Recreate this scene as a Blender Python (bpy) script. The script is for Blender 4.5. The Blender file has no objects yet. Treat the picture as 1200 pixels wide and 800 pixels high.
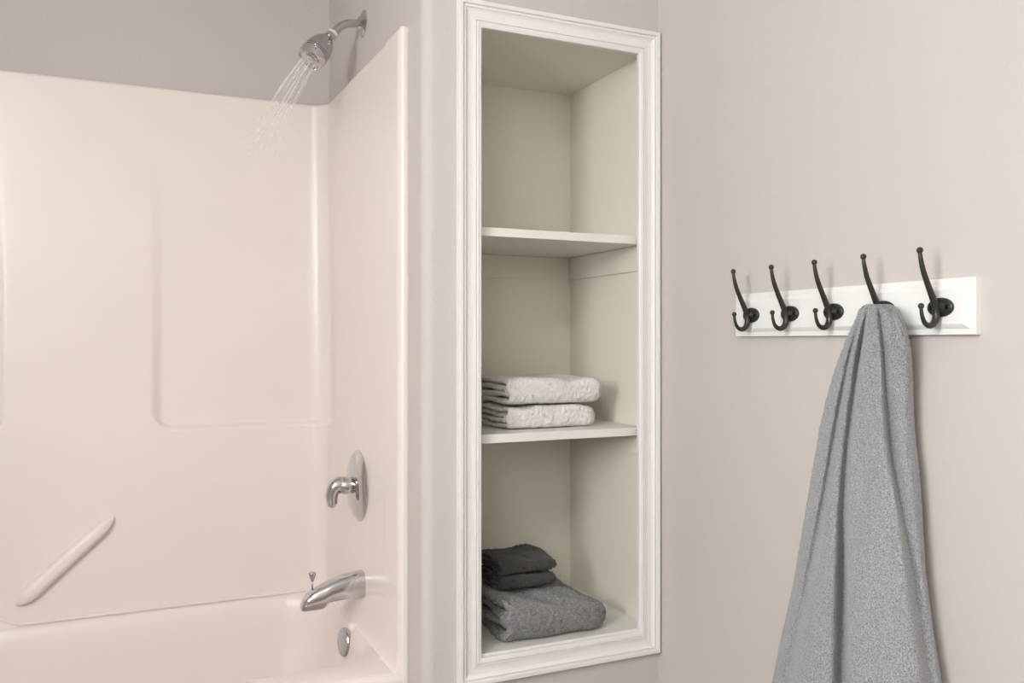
import bpy, bmesh, math, random
import numpy as np
from mathutils import Vector, Matrix
random.seed(4); rng = np.random.default_rng(7)
scene = bpy.context.scene
C = scene.collection

# ------------------------------------------------------------------ camera
CZ = 1.15; F = 1000.0; YAW = math.atan(460/1000)
cam_d = bpy.data.cameras.new('camera'); cam = bpy.data.objects.new('camera', cam_d); C.objects.link(cam)
cam_d.sensor_width = 36; cam_d.lens = 36*F/1200; cam_d.clip_start = .01
cam.location = (0, 0, CZ); cam.rotation_euler = (math.pi/2, 0, -YAW)
scene.camera = cam
# ------------------------------------------------------------------ world, lights, exposure
world = bpy.data.worlds.new('world'); scene.world = world; world.use_nodes = True
world.node_tree.nodes['Background'].inputs[0].default_value = (.85, .93, 1, 1)
world.node_tree.nodes['Background'].inputs[1].default_value = .6
scene.view_settings.view_transform = 'Standard'; scene.view_settings.look = 'None'
scene.view_settings.gamma = 1; scene.view_settings.use_curve_mapping = False
scene.view_settings.exposure = 0.29
WIN = dict(y0=-.35, y1=.40, z0=1.15, z1=2.0)
def area(name, loc, rot, sx, sy, power, col):
    l = bpy.data.lights.new(name, 'AREA'); l.shape = 'RECTANGLE'; l.size = sx; l.size_y = sy
    l.energy = power; l.color = col
    o = bpy.data.objects.new(name, l); o.location = loc; o.rotation_euler = rot; C.objects.link(o); return o
daylight = area('window_daylight', (-1.62, .025, 1.575), (0, -math.pi/2, 0), .9, .8, 70, (.975, .99, 1))
rear_fill = area('rear_fill_light', (-1.10, -1.47, 1.92), (math.pi/2, 0, 0), .72, .85, 26, (.975, .99, 1))  # added fill from behind the camera, shining in through the made-up rear window

# ------------------------------------------------------------------ projection helpers
SY, CY = math.sin(YAW), math.cos(YAW)
def ray(px, py):
    u = (px-600)/F; v = (400-py)/F
    return SY+CY*u, CY-SY*u, v
def atY(px, py, Y):
    a, b, c = ray(px, py); t = Y/b; return Vector((a*t, Y, CZ+c*t))
def atX(px, py, X):
    a, b, c = ray(px, py); t = X/a; return Vector((X, b*t, CZ+c*t))

# ------------------------------------------------------------------ materials
def mat(name, col, rough=.5, metal=0., bump=0., bscale=200., bdetail=3., var=0., vscale=6., speck=0., sscale=600., coat=0., sheen=0.):
    m = bpy.data.materials.new(name); m.use_nodes = True
    nt = m.node_tree; b = nt.nodes['Principled BSDF']
    b.inputs['Base Color'].default_value = (*col, 1); b.inputs['Roughness'].default_value = rough
    b.inputs['Metallic'].default_value = metal
    if coat: b.inputs['Coat Weight'].default_value = coat; b.inputs['Coat Roughness'].default_value = .08
    if sheen: b.inputs['Sheen Weight'].default_value = sheen; b.inputs['Sheen Roughness'].default_value = .5
    tc = nt.nodes.new('ShaderNodeTexCoord')
    if bump:
        n = nt.nodes.new('ShaderNodeTexNoise'); n.inputs['Scale'].default_value = bscale; n.inputs['Detail'].default_value = bdetail
        bp = nt.nodes.new('ShaderNodeBump'); bp.inputs['Strength'].default_value = bump; bp.inputs['Distance'].default_value = .002
        nt.links.new(tc.outputs['Object'], n.inputs['Vector']); nt.links.new(n.outputs['Fac'], bp.inputs['Height'])
        nt.links.new(bp.outputs['Normal'], b.inputs['Normal'])
    last = None
    for amt, sc in ((var, vscale), (speck, sscale)):
        if not amt: continue
        n = nt.nodes.new('ShaderNodeTexNoise'); n.inputs['Scale'].default_value = sc; n.inputs['Detail'].default_value = 2
        nt.links.new(tc.outputs['Object'], n.inputs['Vector'])
        mr = nt.nodes.new('ShaderNodeMapRange'); mr.inputs['From Min'].default_value = .3; mr.inputs['From Max'].default_value = .7
        mr.inputs['To Min'].default_value = 1-amt; mr.inputs['To Max'].default_value = 1+amt
        nt.links.new(n.outputs['Fac'], mr.inputs['Value'])
        mx = nt.nodes.new('ShaderNodeVectorMath'); mx.operation = 'SCALE'
        if last is None: mx.inputs[0].default_value = col
        else: nt.links.new(last, mx.inputs[0])
        nt.links.new(mr.outputs['Result'], mx.inputs['Scale']); last = mx.outputs['Vector']
    if last is not None: nt.links.new(last, b.inputs['Base Color'])
    return m
M = {
 'wall': mat('painted_drywall', (.585, .548, .523), .75, bump=.5, bscale=150, bdetail=3),
 'ceiling': mat('ceiling_paint', (.80, .79, .77), .85, bump=.2, bscale=120),
 'floor': mat('vinyl_floor', (.24, .21, .18), .4, var=.08, vscale=9),
 'tub': mat('almond_fibreglass', (.83, .755, .712), .30, var=.012, vscale=3),
 'trim': mat('white_gloss_paint', (.82, .81, .79), .38),
 'niche': mat('cream_niche_paint', (.79, .766, .668), .6, bump=.06, bscale=150),
 'shelf': mat('white_shelf_paint', (.80, .785, .74), .4),
 'board': mat('white_rail_paint', (.84, .845, .83), .35),
 'chrome': mat('chrome', (.62, .62, .63), .10, 1, bump=.02, bscale=40),
 'chrome_soft': mat('brushed_chrome', (.52, .52, .53), .22, 1, bump=.03, bscale=80),
 'iron': mat('blackened_iron', (.055, .051, .047), .33, .6, bump=.25, bscale=260),
 'iron_screw': mat('iron_screw', (.012, .012, .012), .35, .6),
 'white_plastic': mat('white_plastic', (.75, .73, .70), .4),
 'dark': mat('dark_rubber', (.10, .10, .10), .6),
 'towel_white': mat('white_terry', (.80, .77, .74), .95, bump=.8, bscale=650, bdetail=2, speck=.05, sscale=420, sheen=.25),
 'towel_grey': mat('grey_terry', (.255, .25, .25), .95, bump=.8, bscale=700, bdetail=2, speck=.5, sscale=420, sheen=.3),
 'towel_light': mat('pale_grey_terry', (.33, .335, .345), .95, bump=.7, bscale=700, bdetail=1, speck=.42, sscale=420, sheen=.35),
 'towel_char': mat('charcoal_terry', (.058, .053, .050), .95, bump=.9, bscale=600, bdetail=2, speck=.25, sscale=430, sheen=.2),
 'caulk': mat('caulk', (.62, .58, .54), .6),
}
def water_mat():
    m = bpy.data.materials.new('water_streak'); m.use_nodes = True; nt = m.node_tree
    b = nt.nodes['Principled BSDF']; b.inputs['Base Color'].default_value = (.92, .90, .88, 1); b.inputs['Roughness'].default_value = .1
    t = nt.nodes.new('ShaderNodeBsdfTransparent'); mx = nt.nodes.new('ShaderNodeMixShader'); mx.inputs[0].default_value = .45
    nt.links.new(t.outputs[0], mx.inputs[1]); nt.links.new(b.outputs[0], mx.inputs[2])
    nt.links.new(mx.outputs[0], nt.nodes['Material Output'].inputs['Surface']); return m
M['water'] = water_mat()
def glass_mat():
    m = bpy.data.materials.new('window_glass'); m.use_nodes = True; nt = m.node_tree
    g = nt.nodes.new('ShaderNodeBsdfGlossy'); g.inputs['Roughness'].default_value = .05
    t = nt.nodes.new('ShaderNodeBsdfTransparent'); mx = nt.nodes.new('ShaderNodeMixShader'); mx.inputs[0].default_value = .06
    nt.links.new(t.outputs[0], mx.inputs[1]); nt.links.new(g.outputs[0], mx.inputs[2])
    nt.links.new(mx.outputs[0], nt.nodes['Material Output'].inputs['Surface']); return m
M['glass'] = glass_mat()
def emit_mat(name, col, s):
    m = bpy.data.materials.new(name); m.use_nodes = True; nt = m.node_tree
    e = nt.nodes.new('ShaderNodeEmission'); e.inputs[0].default_value = (*col, 1); e.inputs[1].default_value = s
    nt.links.new(e.outputs[0], nt.nodes['Material Output'].inputs['Surface']); return m
M['lamp'] = emit_mat('fill_lamp_glow', (1, .955, .90), 22.0)  # glow of the added ceiling fill lamp

# ------------------------------------------------------------------ mesh helpers
class MB:
    def __init__(s): s.v = []; s.f = []
    def add(s, v, f):
        n = len(s.v); s.v += [tuple(p) for p in v]; s.f += [tuple(i+n for i in q) for q in f]; return s
    def box(s, a, b, bev=0.):
        (x0, y0, z0), (x1, y1, z1) = a, b
        if not bev:
            v = [(x, y, z) for x in (x0, x1) for y in (y0, y1) for z in (z0, z1)]
            return s.add(v, [(0,1,3,2),(4,6,7,5),(0,4,5,1),(2,3,7,6),(0,2,6,4),(1,5,7,3)])
        bm = bmesh.new(); bmesh.ops.create_cube(bm, size=1)
        for w in bm.verts: w.co = Vector(((x0+x1)/2+w.co.x*(x1-x0), (y0+y1)/2+w.co.y*(y1-y0), (z0+z1)/2+w.co.z*(z1-z0)))
        bmesh.ops.bevel(bm, geom=bm.edges[:], offset=bev, segments=2, profile=.7, affect='EDGES')
        bm.verts.index_update(); s.add([w.co[:] for w in bm.verts], [[w.index for w in f.verts] for f in bm.faces]); bm.free(); return s
    def loft(s, loops, closed=True, cap0=False, cap1=False):
        n = len(loops[0]); base = len(s.v)
        for L in loops: s.v += [tuple(p) for p in L]
        for i in range(len(loops)-1):
            for j in range(n if closed else n-1):
                k = (j+1) % n; a = base+i*n; b = a+n
                s.f.append((a+j, a+k, b+k, b+j))
        if cap0: s.f.append(tuple(base+j for j in range(n-1, -1, -1)))
        if cap1: s.f.append(tuple(base+(len(loops)-1)*n+j for j in range(n)))
        return s
    def tube(s, pts, rad, seg=12):
        pts = [Vector(p) for p in pts]; n = len(pts)
        rad = rad if hasattr(rad, '__len__') else [rad]*n
        up = None; loops = []
        for i, p in enumerate(pts):
            t = (pts[min(i+1, n-1)]-pts[max(i-1, 0)]).normalized()
            if up is None: up = t.orthogonal().normalized()
            up = (up-t*up.dot(t)).normalized(); w = t.cross(up)
            loops.append([p+(up*math.cos(a)+w*math.sin(a))*rad[i] for a in [2*math.pi*j/seg for j in range(seg)]])
        return s.loft(loops, True, True, True)
    def lathe(s, o, ax, prof, seg=40):
        o = Vector(o); ax = Vector(ax).normalized(); u = ax.orthogonal().normalized(); w = ax.cross(u)
        loops = [[o+ax*h+(u*math.cos(a)+w*math.sin(a))*max(r, 1e-4) for a in [2*math.pi*j/seg for j in range(seg)]] for h, r in prof]
        return s.loft(loops, True, True, True)
    def ball(s, c, r, seg=14, sc=(1,1,1)):
        c = Vector(c); loops = []
        for i in range(1, seg//2+1):
            th = math.pi*(i-.5)/(seg//2)
            loops.append([c+Vector((math.sin(th)*math.cos(a)*sc[0], math.sin(th)*math.sin(a)*sc[1], -math.cos(th)*sc[2]))*r for a in [2*math.pi*j/seg for j in range(seg)]])
        return s.loft(loops, True, True, True)
    def build(s, name, m, parent=None, smooth=True, sharp=35, **kw):
        me = bpy.data.meshes.new(name); me.from_pydata(s.v, [], s.f)
        bm = bmesh.new(); bm.from_mesh(me); bmesh.ops.recalc_face_normals(bm, faces=bm.faces[:])
        if smooth:
            for e in bm.edges:
                e.smooth = not (len(e.link_faces) == 2 and e.calc_face_angle(0) > math.radians(sharp))
        bm.to_mesh(me); bm.free()
        if smooth: me.polygons.foreach_set('use_smooth', [True]*len(me.polygons))
        me.materials.append(m)
        o = bpy.data.objects.new(name, me); C.objects.link(o)
        if parent is not None:
            o.parent = parent; o.matrix_parent_inverse = Matrix.Translation(-Vector(parent.location))
        for k, v in kw.items(): o[k] = v
        return o
def thing(name, loc, label, cat, group=None):
    o = bpy.data.objects.new(name, None); o.location = loc; C.objects.link(o); o.empty_display_size = .05
    o['label'] = label; o['category'] = cat
    if group: o['group'] = group
    return o
def spline(P, n):
    P = [Vector(p) for p in P]; out = []
    for i in range(len(P)-1):
        a = P[max(i-1, 0)]; b = P[i]; c = P[i+1]; d = P[min(i+2, len(P)-1)]
        for k in range(n):
            t = k/n; out.append(.5*((2*b)+(c-a)*t+(2*a-5*b+4*c-d)*t*t+(3*b-a-3*c+d)*t**3))
    out.append(P[-1]); return out
def lerp(vals, n):
    x = np.linspace(0, len(vals)-1, n); return list(np.interp(x, range(len(vals)), vals))
def sstep(a, b, x):
    t = min(max((x-a)/(b-a), 0), 1); return t*t*(3-2*t)

# ------------------------------------------------------------------ the setting
CEIL = 2.44; XL = -1.5; XR = 1.213; YR = -1.35
DX = .602; DY = 2.69; NY = 1.770           # alcove drywall x, back drywall y, niche wall plane
TX0 = -.776                                  # far end of the tub
def struct(mb, name, m, smooth=False, **kw): return mb.build(name, m, None, smooth, kind='structure', **kw)
struct(MB().box((XL-.1, YR-.1, -.1), (XR+.1, DY+.1, 0)), 'floor', M['floor'])
struct(MB().box((XL-.1, YR-.1, CEIL), (XR+.1, DY+.1, CEIL+.1)), 'ceiling', M['ceiling'])
struct(MB().box((XL-.1, DY, 0), (XR+.1, DY+.1, CEIL)), 'wall_back', M['wall'])
struct(MB().box((XR, YR-.1, 0), (XR+.1, DY, CEIL)), 'wall_right', M['wall'])
WR = dict(x0=-1.44, x1=-.76, z0=1.52, z1=2.32)  # opening for the made-up rear window
wr = MB()
wr.box((XL-.1, YR-.1, 0), (WR['x0'], YR, CEIL)); wr.box((WR['x1'], YR-.1, 0), (XR, YR, CEIL))
wr.box((WR['x0'], YR-.1, 0), (WR['x1'], YR, WR['z0'])); wr.box((WR['x0'], YR-.1, WR['z1']), (WR['x1'], YR, CEIL))
struct(wr, 'wall_rear', M['wall'])
w2 = MB()
for x in (WR['x0'], WR['x1']-.05, -1.125): w2.box((x, YR-.08, WR['z0']), (x+.05, YR-.02, WR['z1']))
for z in (WR['z0'], WR['z1']-.05):
    w2.box((WR['x0']+.05, YR-.08, z), (-1.125, YR-.02, z+.05)); w2.box((-1.075, YR-.08, z), (WR['x1']-.05, YR-.02, z+.05))
fill_win = struct(w2, 'added_fill_window', M['trim'])  # unseen rear window, added only to let fill light in
for xa, xb in ((WR['x0']+.05, -1.125), (-1.075, WR['x1']-.05)):
    MB().box((xa, YR-.055, WR['z0']+.05), (xb, YR-.051, WR['z1']-.05)).build('pane', M['glass'], fill_win, False)
wl = MB()
wl.box((XL-.1, YR, 0), (XL, WIN['y0'], CEIL)); wl.box((XL-.1, WIN['y1'], 0), (XL, DY, CEIL))
wl.box((XL-.1, WIN['y0'], 0), (XL, WIN['y1'], WIN['z0'])); wl.box((XL-.1, WIN['y0'], WIN['z1']), (XL, WIN['y1'], CEIL))
struct(wl, 'wall_left', M['wall'])
# window with sash frame and panes (outside the frame of the picture, the room's daylight)
wf = MB(); w = .05
for a, b in (((XL-.08, WIN['y0'], WIN['z0']), (XL-.02, WIN['y0']+w, WIN['z1'])), ((XL-.08, WIN['y1']-w, WIN['z0']), (XL-.02, WIN['y1'], WIN['z1'])),
             ((XL-.08, WIN['y0']+w, WIN['z0']), (XL-.02, WIN['y1']-w, WIN['z0']+w)), ((XL-.08, WIN['y0']+w, WIN['z1']-w), (XL-.02, WIN['y1']-w, WIN['z1'])),
             ((XL-.075, WIN['y0']+w, 1.56), (XL-.025, WIN['y1']-w, 1.60))): wf.box(a, b)
win = struct(wf, 'window_1', M['trim'])
MB().box((XL-.055, WIN['y0']+w, WIN['z0']+w), (XL-.051, WIN['y1']-w, 1.56)).build('pane', M['glass'], win, False)
MB().box((XL-.055, WIN['y0']+w, 1.60), (XL-.051, WIN['y1']-w, WIN['z1']-w)).build('pane', M['glass'], win, False)

# wall with the niche: plan outline with bullnose corner, hole for the built-in shelves
NX0, NX1, NYB, NZ0, NZ1 = .700, 1.187, 2.177, CZ-.703, CZ+.712
def plan(mb, pts, z0, z1): return mb.loft([[(x, y, z0) for x, y in pts], [(x, y, z1) for x, y in pts]], True, True, True)
R_ = .026
arc = [(DX+R_-R_*math.cos(a), NY+R_-R_*math.sin(a)) for a in np.linspace(0, math.pi/2, 9)]
wn = MB()
plan(wn, [(DX, DY)]+arc+[(NX0, NY), (NX0, DY)], 0, CEIL)
plan(wn, [(NX0, NY), (XR, NY), (XR, DY), (NX0, DY)], NZ1+.019, CEIL)
plan(wn, [(NX0, NY), (XR, NY), (XR, DY), (NX0, DY)], 0, NZ0-.019)
plan(wn, [(NX1+.013, NY), (XR, NY), (XR, DY), (NX1+.013, DY)], NZ0-.019, NZ1+.019)
plan(wn, [(NX0, NYB+.013), (NX1+.013, NYB+.013), (NX1+.013, DY), (NX0, DY)], NZ0-.019, NZ1+.019)
struct(wn, 'wall_front', M['wall'], smooth=True)
wa = MB()
arc2 = [(TX0-.018-R_+R_*math.cos(a), NY+R_-R_*math.sin(a)) for a in np.linspace(0, math.pi/2, 9)]
plan(wa, [(TX0-.018, DY)]+arc2+[(XL, NY), (XL, DY)], 0, CEIL)
struct(wa, 'wall_alcove', M['wall'], smooth=True)

# unseen ceiling fill lamp, added to light the room and niche from above
lamp = thing('added_fill_lamp', (-1.02, -.15, CEIL), 'added fill lamp with a long frosted diffuser on the ceiling, out of view', 'lamp')
MB().box((-1.40, -.37, CEIL-.02), (-.64, .07, CEIL-.0005), .004).build('fill_lamp_base', M['trim'], lamp, False)
MB().box((-1.38, -.35, CEIL-.065), (-.66, .05, CEIL-.02), .012).build('fill_lamp_shade', M['lamp'], lamp, False)

# ------------------------------------------------------------------ tub and surround (one-piece fibreglass unit)
TOPZ = CZ+.720; RIMZ = .395; YF = 1.874; YB = 2.612
EXF, EXB = .584, .572
def endx(y): return EXF+(EXB-EXF)*(y-YF)/(YB-YF)
unit = thing('bathtub', (-.1, 2.25, 0), 'almond one-piece bathtub with moulded shower surround in the alcove', 'bathtub')
# inner outline of the surround walls (plan), from right front to left front
path = []; rc = .055
def addline(a, b, n): 
    for i in range(n): path.append((a[0]+(b[0]-a[0])*i/n, a[1]+(b[1]-a[1])*i/n))
addline((EXF, YF+.012), (endx(1.975), 1.975), 12)
addline((endx(1.975), 1.975), (endx(1.997), 1.997), 10)
addline((endx(1.997), 1.997), (EXB, YB-rc), 40)
for i in range(14):
    a = math.pi/2*i/14; path.append((EXB-rc+rc*math.cos(a), YB-rc+rc*math.sin(a)))
addline((EXB-rc, YB), (.125, YB), 44); addline((.125, YB), (.065, YB), 26)
addline((.065, YB), (-.25, YB), 24); addline((-.25, YB), (-.31, YB), 26); addline((-.31, YB), (TX0+rc, YB), 40)
for i in range(14):
    a = math.pi/2*i/14; path.append((TX0+rc-rc*math.sin(a), YB-rc+rc*math.cos(a)))
addline((TX0, YB-rc), (TX0, YF+.012), 40); path.append((TX0, YF+.012))
# front lip rounding out to the wall
pr = [(DX, YF+.003), (EXF+.008, YF)]+[(EXF+.008-.009*math.sin(a), YF+.010-.010*math.cos(a)) for a in np.linspace(.3, math.pi/2-.1, 5)]
npre = len(pr); pl = [(2*TX0/2-(x-EXF), y) for x, y in reversed(pr)]
full = pr+path+pl
zs = sorted(set([round(z, 4) for z in list(np.linspace(RIMZ, RIMZ+.06, 16))+list(np.linspace(RIMZ+.06, .86, 20))+list(np.linspace(.86, .96, 34))+list(np.linspace(.96, TOPZ-.02, 36))+list(np.linspace(TOPZ-.02, TOPZ, 8))]))
def recess(x, y, z):
    # shallow corner recess whose bottom is a soap ledge; fades out towards the top
    def side(xe, sgn):
        e = (x-xe)*sgn                       # distance into the recess
        zl = .895+.028*max(0, 1-e/.05)**2    # rounded lower corner
        dep = .020*min(max((1.72-z)/(1.72-.90), 0), 1)
        return dep*sstep(-.014, .022, e)*sstep(zl, zl+.018, z)
    r = side(.092, 1)+side(-.285, -1)
    r *= sstep(2.46, 2.60, y)
    return r
def bulge(x, y, z):
    d = 0
    if x > .3 and y < YB-.06: d += .004*(1-sstep(1.983, 1.989, y))
    f = .014 if y < YB-.03 else .006
    h = (z-RIMZ)/.045
    if h < 1: d += f*(1-math.sqrt(max(0, 1-(1-h)**2)))
    h = (TOPZ-z)/.012
    if h < 1: d -= .008*(1-math.sqrt(max(0, 1-(1-h)**2)))
    return d
nrm = []
for i in range(len(full)):
    a = Vector(full[max(i-1, 0)]); b = Vector(full[min(i+1, len(full)-1)]); t = (b-a).normalized(); nrm.append(Vector((-t.y, t.x)))
loops = []
for z in zs:
    L = []
    for i, (x, y) in enumerate(full):
        d = 0
        if npre <= i < len(full)-npre: d = bulge(x, y, z)-recess(x, y, z)
        n = nrm[i]
        L.append((x+n.x*d, y+n.y*d, z))
    loops.append(L)
loops.insert(0, [(x, y, RIMZ-.03) for x, y in full])
# top lip back to the drywall
def outer(x, y):
    if y > YB-.08: return (min(max(x, TX0), EXB) if y > YB-.001 else (DX-.001 if x > 0 else TX0-.017), DY-.001 if y > YB-.001 else y)
    return (DX-.001 if x > 0 else TX0-.017, y)
loops.append([(*outer(x, y), TOPZ-.002) for x, y in full])
# fibreglass shell wants normals inward; inner direction check is done by recalc
sur = MB().loft(loops, False).build('surround', M['tub'], unit, sharp=60)
# tub: rim, basin, apron
def rrect(x0, x1, y0, y1, r, z, n=12):
    P = []
    for cx, cy, a0 in ((x1-r, y1-r, 0), (x0+r, y1-r, 90), (x0+r, y0+r, 180), (x1-r, y0+r, 270)):
        for k in range(n+1):
            a = math.radians(a0+90*k/n); P.append((cx+r*math.cos(a), cy+r*math.sin(a), z))
    return P
bx0, bx1, by0, by1 = TX0+.045, .562, 1.985, 2.602
L = [rrect(TX0-.012, DX-.004, YF+.002, 2.64, .004, .0), rrect(TX0-.012, DX-.004, YF+.002, 2.64, .004, RIMZ-.03),
     rrect(TX0-.012, DX-.004, YF+.001, 2.64, .004, RIMZ-.018),
     rrect(TX0-.010, DX-.006, YF+.006, 2.64, .004, RIMZ-.006), rrect(TX0-.009, DX-.007, YF+.018, 2.638, .004, RIMZ)]
for off, z in ((-.014, RIMZ), (-.008, RIMZ-.001), (-.002, RIMZ-.004), (.004, RIMZ-.010), (.009, RIMZ-.019), (.013, RIMZ-.032), (.018, .33), (.028, .25), (.045, .17), (.06, .12), (.085, .09), (.12, .078), (.2, .073)):
    L.append(rrect(bx0+off*1.6, bx1-off, by0+off, by1-off*.9, max(.03, .13-off*.3+(.0 if off > 0 else 0)), z))
MB().loft(L, True, False, True).build('tub', M['tub'], unit, sharp=50)
# moulded diagonal grab bar
ga = atY(19, 709, YB-.004); gb = atY(134, 605, YB-.004)
ax = (gb-ga); ln = ax.length; ax.normalize(); up = Vector((0, -1, 0)); wv = ax.cross(up)
loops = []
for i in range(41):
    t = i/40; e = min(t, 1-t)/.16; s = math.sin(min(e, 1)*math.pi/2)**.6 if e > 0 else 0.02
    s = max(s, .03); taper = 1-.15*t
    ring = []
    for k in range(28):
        a = 2*math.pi*k/28
        ca, sa = math.cos(a), math.sin(a)
        ring.append(ga+ax*ln*t+wv*(.0215*taper*s*math.copysign(abs(ca)**.75, ca))+up*(.024*s*math.copysign(abs(sa)**.7, sa)))
    loops.append(ring)
MB().loft(loops, True, True, True).build('grab_bar', M['tub'], unit, label='diagonal moulded grab bar on the back wall')
# raised bead at the foot of the back wall
bd = []
for x in np.linspace(EXB-.06, -.42, 90):
    r = max(0, -.235-x); z = RIMZ+.004+(min(r/.06, 1.2))**2*.03
    bd.append((x, YB-.006+min(r/.03, 1)*.006, z))
MB().tube(bd, .0055, 10).build('bead', M['tub'], unit)
# caulk line beside the front flange
MB().box((DX-.0035, YF-.001, 0.03), (DX-.0005, YF+.004, TOPZ-.01)).build('caulk_line', M['caulk'], unit, False)

# ------------------------------------------------------------------ shower head
SYc = 2.272
def P(px, py): return atY(px, py, SYc)
e0 = atX(426, 28, DX); e0.y = SYc
sh = thing('shower_fixture', (DX, SYc, e0.z), 'chrome shower head on a curved arm spraying water over the tub', 'shower head')
MB().lathe(e0+Vector((.001, 0, 0)), (-1, 0, 0), [(0, .036), (.003, .0365), (.006, .033), (.010, .025), (.013, .018), (.017, .0145), (.017, .010)]).build('escutcheon', M['chrome'], sh)
arm = spline([e0+Vector((-.004, 0, 0)), P(419, 27.6), P(408, 27.4), P(399, 31), P(392, 38), P(386, 44.5)], 8)
MB().tube(arm, .0108, 20).build('shower_arm', M['chrome_soft'], sh)
h0 = P(384.5, 44); h1 = P(357.5, 77); HL = (h1-h0).length; hd = (h1-h0+Vector((0, -.028, 0))).normalized()
MB().lathe(P(390.5, 39), hd, [(0, .0125), (.001, .0145), (.006, .0145), (.007, .0125)]).build('washer', M['white_plastic'], sh, label='white plastic washer ring')
MB().lathe(P(388, 41.5), hd, [(0, .012), (.001, .0155), (.012, .0155), (.014, .012), (.020, .010)]).build('collar', M['chrome'], sh)
k = HL/.093
bodyp = [(0, .010), (.004, .016), (.012, .0225), (.024, .029), (.038, .0335), (.050, .0358), (.058, .0365)]
hb = MB().lathe(h0, hd, [(a*k, r) for a, r in bodyp]+[(.0585*k, .034)]).build('head_body', M['chrome_soft'], sh)
MB().lathe(h0, hd, [(.0585*k, .034), (.060*k, .0372), (.064*k, .0375), (.0645*k, .0355), (.0655*k, .0355), (.066*k, .0372), (.080*k, .0355), (.086*k, .033), (.088*k, .029), (.085*k, .0275)]).build('spray_ring', M['chrome'], sh)
fc = MB().lathe(h0, hd, [(.080*k, .0285), (.085*k, .0275), (.0855*k, .024), (.084*k, .022), (.086*k, .019), (.0865*k, .012), (.0845*k, .011), (.0845*k, .004), (.0865*k, .003)]).build('spray_face', M['chrome_soft'], sh)
u_ = hd.orthogonal().normalized(); w_ = hd.cross(u_)
tb = MB().tube([h0+hd*.06*k+Vector((0, -.034, .012)), h0+hd*.074*k+Vector((0, -.0375, .012))], [.004, .003], 10).build('selector_tab', M['chrome'], sh)

jd = (P(362.5, 77)-P(384.5, 44)).normalized()
# water: fine jets falling from the spray face
wm = MB()
for i in range(40):
    a = random.uniform(0, 2*math.pi); r = .024*math.sqrt(random.random())
    o = h0+hd*(.087*k)+(u_*math.cos(a)+w_*math.sin(a))*r
    d = (jd+(u_*math.cos(a)+w_*math.sin(a))*(r/.024*.09)+Vector((random.uniform(-.02, .02), random.uniform(-.02, .02), 0))).normalized()
    T = random.uniform(.07, .17); s0 = random.uniform(0, .02)
    pts = [o+d*s+Vector((0, 0, -.42*s*s)) for s in np.linspace(s0, s0+T, 8)]
    wm.tube(pts, lerp([.0006, .0008, .0007, .0003], 8), 6)
for i in range(40):
    a = random.uniform(0, 2*math.pi); r = .024*math.sqrt(random.random()); s = random.uniform(.12, .26)
    o = h0+hd*(.087*k)+(u_*math.cos(a)+w_*math.sin(a))*r
    d = (jd+(u_*math.cos(a)+w_*math.sin(a))*(r/.024*.10)).normalized()
    p = o+d*s+Vector((0, 0, -.42*s*s)); dd = (d+Vector((0, 0, -.84*s))).normalized()
    wm.tube([p, p+dd*.004, p+dd*.012], [.0003, .0009, .0003], 5)
ws = wm.build('water_spray', M['water'], None, label='fine jets of water falling from the chrome shower head', category='water', kind='stuff')

# ------------------------------------------------------------------ shower valve, spout, overflow plate
def onend(px, py):
    p = atX(px, py, .578)
    for _ in range(4): p = atX(px, py, endx(p.y))
    return p
vc = onend(420.5, 568.5)
sv = thing('shower_valve', vc, 'chrome oval shower valve plate with a drooping lever handle', 'valve')
MB().lathe(vc+Vector((.0005, 0, 0)), (-1, 0, 0), [(0, .093), (.003, .094), (.006, .0915), (.012, .083), (.018, .068), (.022, .048), (.0245, .030), (.025, .0)], 56).build('valve_plate', M['chrome'], sv)
MB().lathe(vc+Vector((-.017, 0, .002)), (-1, 0, 0), [(0, .026), (.004, .026), (.006, .021), (.014, .0205), (.015, .0235), (.034, .0215), (.037, .019)]).build('hub', M['chrome'], sv)
lev = spline([vc+Vector(q) for q in ((-.040, 0, .003), (-.050, 0, .006), (-.062, 0, .002), (-.070, 0, -.012), (-.0725, 0, -.030), (-.070, 0, -.045), (-.0665, 0, -.052))], 6)
lv = MB().tube(lev, lerp([.020, .021, .020, .0175, .0155, .0135, .006], len(lev)), 20).build('lever_handle', M['chrome'], sv)
MB().lathe(vc+Vector((-.046, -.0185, -.006)), (0, -1, 0), [(0, .003), (.0015, .003), (.0016, .0)], 12).build('set_screw', M['dark'], lv)

sc_ = onend(425, 683)
sp = thing('tub_spout', sc_, 'chrome bathtub spout with a pull-up diverter knob', 'spout')
sl = [(0, .0345, -.035, .030), (.004, .0345, -.035, .030), (.03, .031, -.0352, .0300), (.06, .026, -.0352, .0295), (.080, .020, -.036, .0290), (.092, .0155, -.0385, .0285), (.098, .013, -.045, .028), (.102, .0115, -.049, .0277), (.108, .009, -.0525, .0272), (.12, .004, -.053, .026), (.134, -.003, -.053, .0245), (.145, -.012, -.053, .0225), (.153, -.021, -.0525, .0195), (.158, -.033, -.052, .015), (.160, -.042, -.051, .009)]
loops = []
for o_, zt, zb, hw in sl:
    zc, hz = (zt+zb)/2, (zt-zb)/2; ring = []
    for k_ in range(32):
        a = 2*math.pi*k_/32; ca, sa = math.cos(a), math.sin(a); e = .72
        ring.append(sc_+Vector((-o_, hw*math.copysign(abs(ca)**e, ca), zc+hz*math.copysign(abs(sa)**e, sa))))
    loops.append(ring)
MB().loft(loops, True, True, True).build('spout_body', M['chrome'], sp, sharp=50)
kb = sc_+Vector((-.131, 0, -.002))
st = MB().tube([kb, kb+Vector((0, 0, .026))], .0022, 10).build('diverter_stem', M['chrome_soft'], sp)
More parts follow.
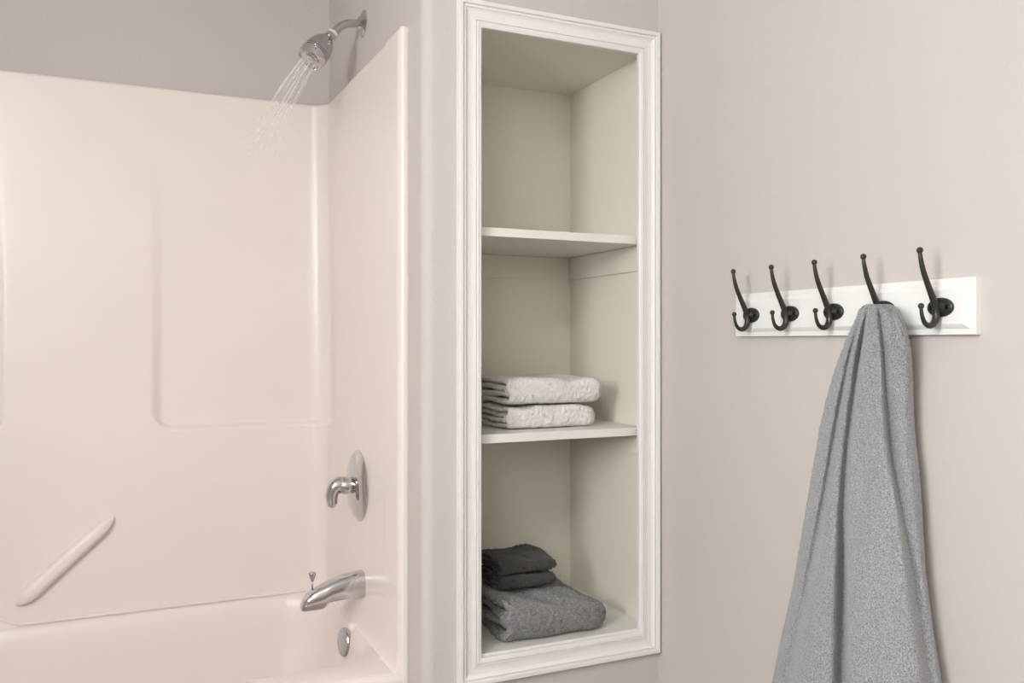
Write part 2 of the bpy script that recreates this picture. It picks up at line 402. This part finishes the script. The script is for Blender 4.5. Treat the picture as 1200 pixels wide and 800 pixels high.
MB().lathe(kb+Vector((0, 0, .022)), (0, 0, 1), [(0, .003), (.004, .0045), (.014, .0085), (.019, .0095), (.0225, .0085), (.0235, .004)], 20).build('diverter_knob', M['chrome_soft'], sp)

oc = atX(404, 752, .5435)
ov = thing('overflow_plate', oc, 'small round chrome overflow plate inside the tub', 'overflow plate')
oax = Vector((-1, -.12, .10))
MB().lathe(oc+Vector((.006, 0, 0)), oax, [(0, .033), (.004, .0365), (.010, .0375), (.013, .036), (.015, .031), (.0155, .0)], 40).build('overflow_cover', M['chrome_soft'], ov)
MB().lathe(oc+Vector((-.0085, 0, -.012)), oax, [(0, .0042), (.002, .0042), (.0025, .003)], 14).build('screw', M['chrome'], ov)
MB().lathe(oc+Vector((.014, 0, 0)), oax, [(-.004, .052), (.002, .046), (.007, .036), (.008, .0)], 32).build('overflow_boss', M['tub'], ov, label='moulded almond boss behind the plate')

# ------------------------------------------------------------------ built-in shelf niche
ni = thing('built_in_shelf', ((NX0+NX1)/2, 1.97, NZ0), 'white-framed open shelf niche built into the wall beside the tub', 'shelf')
t_ = .0
MB().box((NX0, NYB, NZ0), (NX1, NYB+.012, NZ1)).build('back_panel', M['niche'], ni, False)
MB().box((NX0-.0, NY+.002, NZ0), (NX0+.012, NYB, NZ1)).build('side_panel', M['niche'], ni, False)
MB().box((NX1, NY+.002, NZ0), (NX1+.012, NYB, NZ1)).build('side_panel', M['niche'], ni, False)
MB().box((NX0, NY+.002, NZ1), (NX1, NYB, NZ1+.018)).build('top_panel', M['niche'], ni, False)
MB().box((NX0, NY+.002, NZ0-.018), (NX1, NYB, NZ0)).build('bottom_panel', M['shelf'], ni, False)
SH1, SH2 = CZ+.2605, CZ-.2125
for zt in (SH1, SH2):
    MB().box((NX0+.013, 1.790, zt-.020), (NX1-.001, NYB-.001, zt), .0015).build('shelf', M['shelf'], ni, False)
for zb, zt in ((CZ+.177, SH1-.020), (CZ-.284, SH2-.020)):
    MB().box((NX0+.013, NYB-.006, zb), (NX1-.007, NYB-.0005, zt-.0005), .001).build('cleat', M['niche'], ni, False)
    MB().box((NX1-.006, 1.815, zb), (NX1-.0005, NYB-.0005, zt-.0005), .001).build('cleat', M['niche'], ni, False)
# casing: four mitred mouldings
OX0, OX1 = .7353, 1.152; OZ0, OZ1 = CZ-.708, CZ+.702; W = .0565
prof = [(W, -.002), (W, .0165), (.0555, .018), (.0475, .018), (.0465, .0165), (.0455, .0125), (.0435, .0125), (.0425, .0150), (.0405, .0150), (.038, .0118), (.034, .0095), (.028, .0085), (.022, .0088), (.017, .0100), (.0145, .0108), (.0135, .0078), (.0118, .0078), (.0110, .0105), (.0100, .0112), (.0040, .0100), (.0020, .0088), (.0012, .0092), (0, .0080), (0, -.002)]
cor = {'bl': (OX0, OZ0, -1, -1), 'br': (OX1, OZ0, 1, -1), 'tr': (OX1, OZ1, 1, 1), 'tl': (OX0, OZ1, -1, 1)}
for a, b in (('bl', 'br'), ('br', 'tr'), ('tr', 'tl'), ('tl', 'bl')):
    LA = []
    for c in (a, b):
        x, z, sx, sz = cor[c]
        LA.append([(x+sx*w_i, NY-h_i, z+sz*w_i) for w_i, h_i in prof])
    MB().loft(LA, True, True, True).build('casing', M['trim'], ni, True, 18)

# ------------------------------------------------------------------ towels
def folded(name, m, x0, x1, yf, yb, z0, h, layers, label, cat, group=None, hs=lambda s: 1., yoff=lambda s: 0., wob=.002, step=.0028, rnd=.0010, slant=0., endround=.035, nose=.8, seed=0, back_taper=0., flat=0.):
    r_ = np.random.default_rng(seed); n2 = layers//2; th = h/(2*n2); cz = h/2
    ycs = []                                            # centreline: nested C folds, open towards the back
    pts = []
    for k in range(n2):
        R = h/2-th*(k+.5); fy = th*(k+.5)*.9; nl = max(int((yb-yf)/step), 10); cyc = R*nose+fy
        top = [(y, cz+R) for y in np.linspace(yb-yf-.006*k, cyc, nl)]
        arc_ = [(cyc-R*nose*math.sin(a), cz+math.copysign(abs(math.cos(a))**(1-flat), math.cos(a))*R) for a in np.linspace(0, math.pi, max(int(math.pi*R/step), 5))]
        bot = [(y, cz-R) for y in np.linspace(cyc, yb-yf-.006*k, nl)]
        seg = top+arc_[1:-1]+bot
        if k % 2 == 0: seg = seg[::-1]
        if pts:
            a0, b0 = pts[-1], seg[0]
            pts += [((a0[0]+b0[0])/2+th*.45, (a0[1]+b0[1])/2)]
        pts += seg
    p = np.array(pts); ds = np.concatenate([[0], np.cumsum(np.linalg.norm(np.diff(p, axis=0), axis=1))])
    n = int(ds[-1]/step); sn = np.linspace(0, ds[-1], n); p = np.stack([np.interp(sn, ds, p[:, 0]), np.interp(sn, ds, p[:, 1])], 1)
    p[:, 1] += wob*.6*np.sin(np.arange(n)*step*38+seed)      # slightly uneven layers
    t = np.gradient(p, axis=0); t /= np.linalg.norm(t, axis=1)[:, None]+1e-9; nv = np.stack([-t[:, 1], t[:, 0]], 1)
    nx = int((x1-x0)/step); V = []
    for i in range(nx+1):
        s = i/nx; x = x0+(x1-x0)*s; e = s*(x1-x0)/.009
        ts = math.sqrt(max(0, 1-(1-min(e, 1))**2))*.88+.12
        half = th*(.47-.07*min(1, 2.5*(1-s)))*ts
        dr = (1-s)*(x1-x0)/endround; sc = 1.
        if dr < 1: sc = math.sqrt(max(.02, 1-(1-dr)**2))
        o = np.concatenate([p+nv*half, (p-nv*half)[::-1]])
        o = o.copy(); o[:, 1] = np.maximum(o[:, 1], .0006)
        o[:, 0] *= (1-(1-sc)*.25)
        o[:, 0] += (1-sc)*.30*(yb-yf)*.5
        zc_ = h*.42; zz = (zc_+(o[:, 1]-zc_)*(.22+.78*sc))*hs(s)
        if back_taper: zz = zz*(1-back_taper*np.clip((o[:, 0]/(yb-yf)), 0, 1))
        zz += wob*np.sin(x*31+o[:, 0]*19+seed*2.1)*np.clip(o[:, 1]/h, 0, 1)*1.2+wob*.7*np.sin(x*67+seed+o[:, 0]*47)*np.clip(o[:, 1]/h, 0, 1)
        yy = yf+o[:, 0]+yoff(s)+wob*np.sin(x*43+o[:, 1]*60+seed)
        xx = x+slant*(o[:, 0])+wob*1.6*np.sin(o[:, 1]*140+o[:, 0]*25+seed)*(1-s)**3
        V.append(np.stack([xx+0*yy, yy, z0+zz], 1))
    V = np.array(V); V += r_.normal(0, rnd, V.shape); V[..., 2] = np.maximum(V[..., 2], z0+.0004)
    m_ = V.shape[1]; mb = MB(); mb.v = [tuple(q) for q in V.reshape(-1, 3)]
    I = np.arange(nx)[:, None]*m_; J = np.arange(m_)[None]; K = (J+1) % m_
    q = np.stack([I+J, I+K, I+K+m_, I+J+m_], -1).reshape(-1, 4)
    cap = np.stack([np.arange(n-1), np.arange(1, n), m_-2-np.arange(n-1), m_-1-np.arange(n-1)], -1)
    mb.f = [tuple(a) for a in np.concatenate([q, cap[:, ::-1], cap+nx*m_]).tolist()]
    o = mb.build(name, m, None, True, 180, label=label, category=cat)
    if group: o['group'] = group
    return o
folded('folded_towel', M['towel_white'], .842, 1.092, 1.852, 2.06, SH2+.0004, .056, 4, 'white folded bath towel lying directly on the white shelf', 'towel', 'white folded towels', wob=.0022, seed=1, nose=.35, flat=.35)
folded('folded_towel', M['towel_white'], .842, 1.110, 1.848, 2.07, SH2+.0600, .061, 4, 'white folded bath towel on top of the other white towel', 'towel', 'white folded towels', wob=.0026, seed=5, nose=.45, flat=.3, hs=lambda s: 1.04-.06*s)
folded('folded_towel', M['towel_grey'], .812, 1.092, 1.783, 2.08, NZ0+.0004, .096, 4, 'mid-grey folded bath towel on the niche floor under dark washcloths', 'towel', None, wob=.0035, seed=9, nose=.7, flat=.1, hs=lambda s: 1.0-.32*s**1.4, endround=.06, rnd=.0013)
WZ = NZ0+.0975
folded('washcloth', M['towel_char'], .838, .994, 1.880, 2.03, WZ+.0005, .034, 4, 'charcoal folded washcloth lying directly on the grey towel', 'washcloth', 'charcoal washcloths', rnd=.0011, wob=.0022, seed=3, nose=.8, hs=lambda s: 1-.1*s)
folded('washcloth', M['towel_char'], .836, .996, 1.882, 2.03, WZ+.0375, .034, 4, 'charcoal folded washcloth on top of the other dark washcloth', 'washcloth', 'charcoal washcloths', rnd=.0011, wob=.0032, seed=12, nose=.9, hs=lambda s: 1.05-.1*s)

# ------------------------------------------------------------------ hook rail
BT = .019; BX = XR-BT
p0 = atX(868, 345.6, XR); p1 = atX(1152.5, 323.6, BX)
by0_, by1_ = .897, 1.462; bz1 = CZ+.1005; bz0 = CZ+.0105
rail = thing('hook_rail', (XR, (by0_+by1_)/2, bz0), 'white wooden wall rail with five black iron double coat hooks', 'hook rail')
def ring(ins, x): return [(x, by0_+ins, bz0+ins), (x, by1_-ins, bz0+ins), (x, by1_-ins, bz1-ins), (x, by0_+ins, bz1-ins)]
MB().loft([ring(0, XR-.0003), ring(0, XR-.0115), ring(.0008, XR-.0125), ring(.0095, XR-.0135), ring(.0110, XR-.0150), ring(.0155, XR-.0180), ring(.0175, BX), ring(.03, BX)], True, True, True).build('board', M['board'], rail, True, 12)
def hook_mesh():
    # profile in (out from board face, up), from upper tip down the spine to the lower tip
    pts = [(.0480, .0850), (.0455, .0720), (.0405, .0560), (.0320, .0380), (.0225, .0200), (.0140, .0030), (.0110, -.0110), (.0130, -.0215), (.0205, -.0290), (.0300, -.0300), (.0385, -.0245), (.0435, -.0140), (.0455, -.0030)]
    q = spline([(-a, 0, b) for a, b in pts], 6)
    rd = lerp([.0030, .0036, .0042, .0046, .0052, .0058, .0060, .0058, .0052, .0044, .0036, .0030, .0027], len(q))
    mb = MB().tube(q, rd, 14)
    mb.ball((-.0482, 0, .0882), .0052); mb.ball((-.0455, 0, .0005), .0048)
    loops = []
    for r, x in ((1, 0), (1, -.003), (.97, -.0042), (.90, -.005), (.5, -.0058), (.45, -.0075), (.3, -.012)):
        loops.append([(x, .0235*r*math.cos(a), .0155*r*math.sin(a)-.001) for a in [2*math.pi*i/36 for i in range(36)]])
    mb.loft(loops, True, True, True); return mb
HZ = CZ+.0555
h_first = None
for i in range(5):
    hy = .953+.1125*i
    if h_first is None:
        h_first = hook_mesh().build('coat_hook', M['iron'], None, True, 40); h = h_first
        screws = [MB().lathe((-.0048, s*.0145, -.001), (-1, 0, 0), [(0, .0040), (.001, .0040), (.002, .0025)], 14).build('screw', M['iron_screw'], None) for s in (-1, 1)]
        sset = screws
    else:
        h = h_first.copy(); C.objects.link(h); sset = []
        for s in screws: c = s.copy(); C.objects.link(c); sset.append(c)
    h.parent = rail; h.location = (BX-XR, hy-(by0_+by1_)/2, HZ-bz0)
    for s in sset: s.parent = h

# ------------------------------------------------------------------ hanging towel (fourth hook)
def curve(pts):
    ys = [b for a, b in pts]; xs = [a for a, b in pts]
    return lambda y: float(np.interp(y, ys, xs))
def smooth_curve(pts):
    f = curve(pts)
    return lambda y: sum(f(y+d) for d in (-18, -9, 0, 9, 18))/5
Lc = smooth_curve([(1012, 350), (1009, 361), (997, 385), (979, 430), (964, 484), (949, 570), (930, 685), (912, 765), (905, 800), (890, 960)])
Rc = smooth_curve([(1045, 350), (1056, 366), (1067, 395), (1070.5, 435), (1072, 495), (1080, 570), (1085, 662), (1095, 742), (1105, 800), (1130, 960)])
V1 = smooth_curve([(1016, 350), (1004, 388), (997, 413), (987, 462), (966, 587), (944, 700), (930, 760), (917, 820), (900, 960)])
V2 = smooth_curve([(1019, 350), (1015, 372), (1008, 418), (1002, 462), (994, 530), (989.5, 598), (990, 700), (989, 800), (988, 960)])
V3 = smooth_curve([(1029, 350), (1030, 364), (1036, 400), (1038, 450), (1044, 520), (1057, 590), (1073, 680), (1086, 760), (1092, 800), (1110, 960)])
D0 = curve([(.056, 350), (.058, 372), (.064, 420), (.078, 520), (.102, 650), (.122, 800), (.13, 960)])
NF, NR = 220, 330; NBK = 60
rows = np.concatenate([[356.4, 356.8, 357.6, 358.8, 360.4], np.linspace(362, 950, NR)])
V = []
for ri, ypx in enumerate(rows):
    L_, R2 = Lc(ypx), Rc(ypx); W_ = R2-L_; D = D0(ypx); row = []
    close = min(1., max(0, (ypx-356.2)/8.)); cs = math.sqrt(max(.0, 1-(1-close)**2))
    mid = (L_+R2)/2
    vs = [((V1(ypx)-L_)/W_, .16, .055), ((V2(ypx)-L_)/W_, .34, .06), ((V3(ypx)-L_)/W_, .24, .06)]
    amp = min(1, (ypx-352)/60.)
    for j in range(NF+1):
        s = j/NF
        env = (max(0, 4*s*(1-s)))**float(np.interp(ypx, [362, 440], [.16, .42]))
        f = 1.
        q1, q2, q3 = (s-v[0] for v in vs)
        f -= amp*(.10*math.exp(-(q1/.12)**2)+.26*math.exp(-(q1/.035)**2) if q1 < 0 else .36*math.exp(-(q1/.030)**2))
        f -= amp*(.26*math.exp(-(q2/.16)**2)+.34*math.exp(-(q2/.045)**2) if q2 < 0 else .60*math.exp(-(q2/.022)**2))
        f -= amp*(.36*math.exp(-(q3/.035)**2) if q3 < 0 else .16+.20*math.exp(-(q3/.06)**2))
        h_ = .012+D*env*max(f, .12)+.0025*math.sin(s*23+ypx*.012)*env
        px = mid+(L_+W_*s-mid)*(.45+.55*cs)
        h_ = .024+(h_-.024)*(.25+.75*cs)
        row.append(atX(px, ypx, XR-BT*(1-sstep(365, 520, ypx))*.9-h_))
    for j in range(1, NBK):
        s = 1-j/NBK; px = mid+(L_+W_*s-mid)*(.45+.55*cs)
        hb_ = .006+.006*math.sin(math.pi*s)**.5
        hb_ = hb_ if ypx > 392 else hb_
        row.append(atX(px, ypx, XR-BT*(1-sstep(398, 440, ypx))-hb_))
    V.append(row)
A = np.array([[tuple(p) for p in r] for r in V]); A[..., 0] -= np.abs(rng.normal(0, .0011, A.shape[:2])); A[..., 1:] += rng.normal(0, .0003, A[..., 1:].shape)
A[..., 0] = np.minimum(A[..., 0], XR-.002)
mb = MB(); m_ = A.shape[1]; nr = A.shape[0]; mb.v = [tuple(q) for q in A.reshape(-1, 3)]
I = np.arange(nr-1)[:, None]*m_; J = np.arange(m_)[None]; K = (J+1) % m_
q = np.stack([I+J, I+K, I+K+m_, I+J+m_], -1).reshape(-1, 4)
mb.f = [tuple(a) for a in q.tolist()]+[tuple(range(m_-1, -1, -1)), tuple(range((nr-1)*m_, nr*m_))]
mb.build('bath_towel', M['towel_light'], None, True, 180, label='pale grey terry bath towel hanging in folds from the hook rail', category='towel')
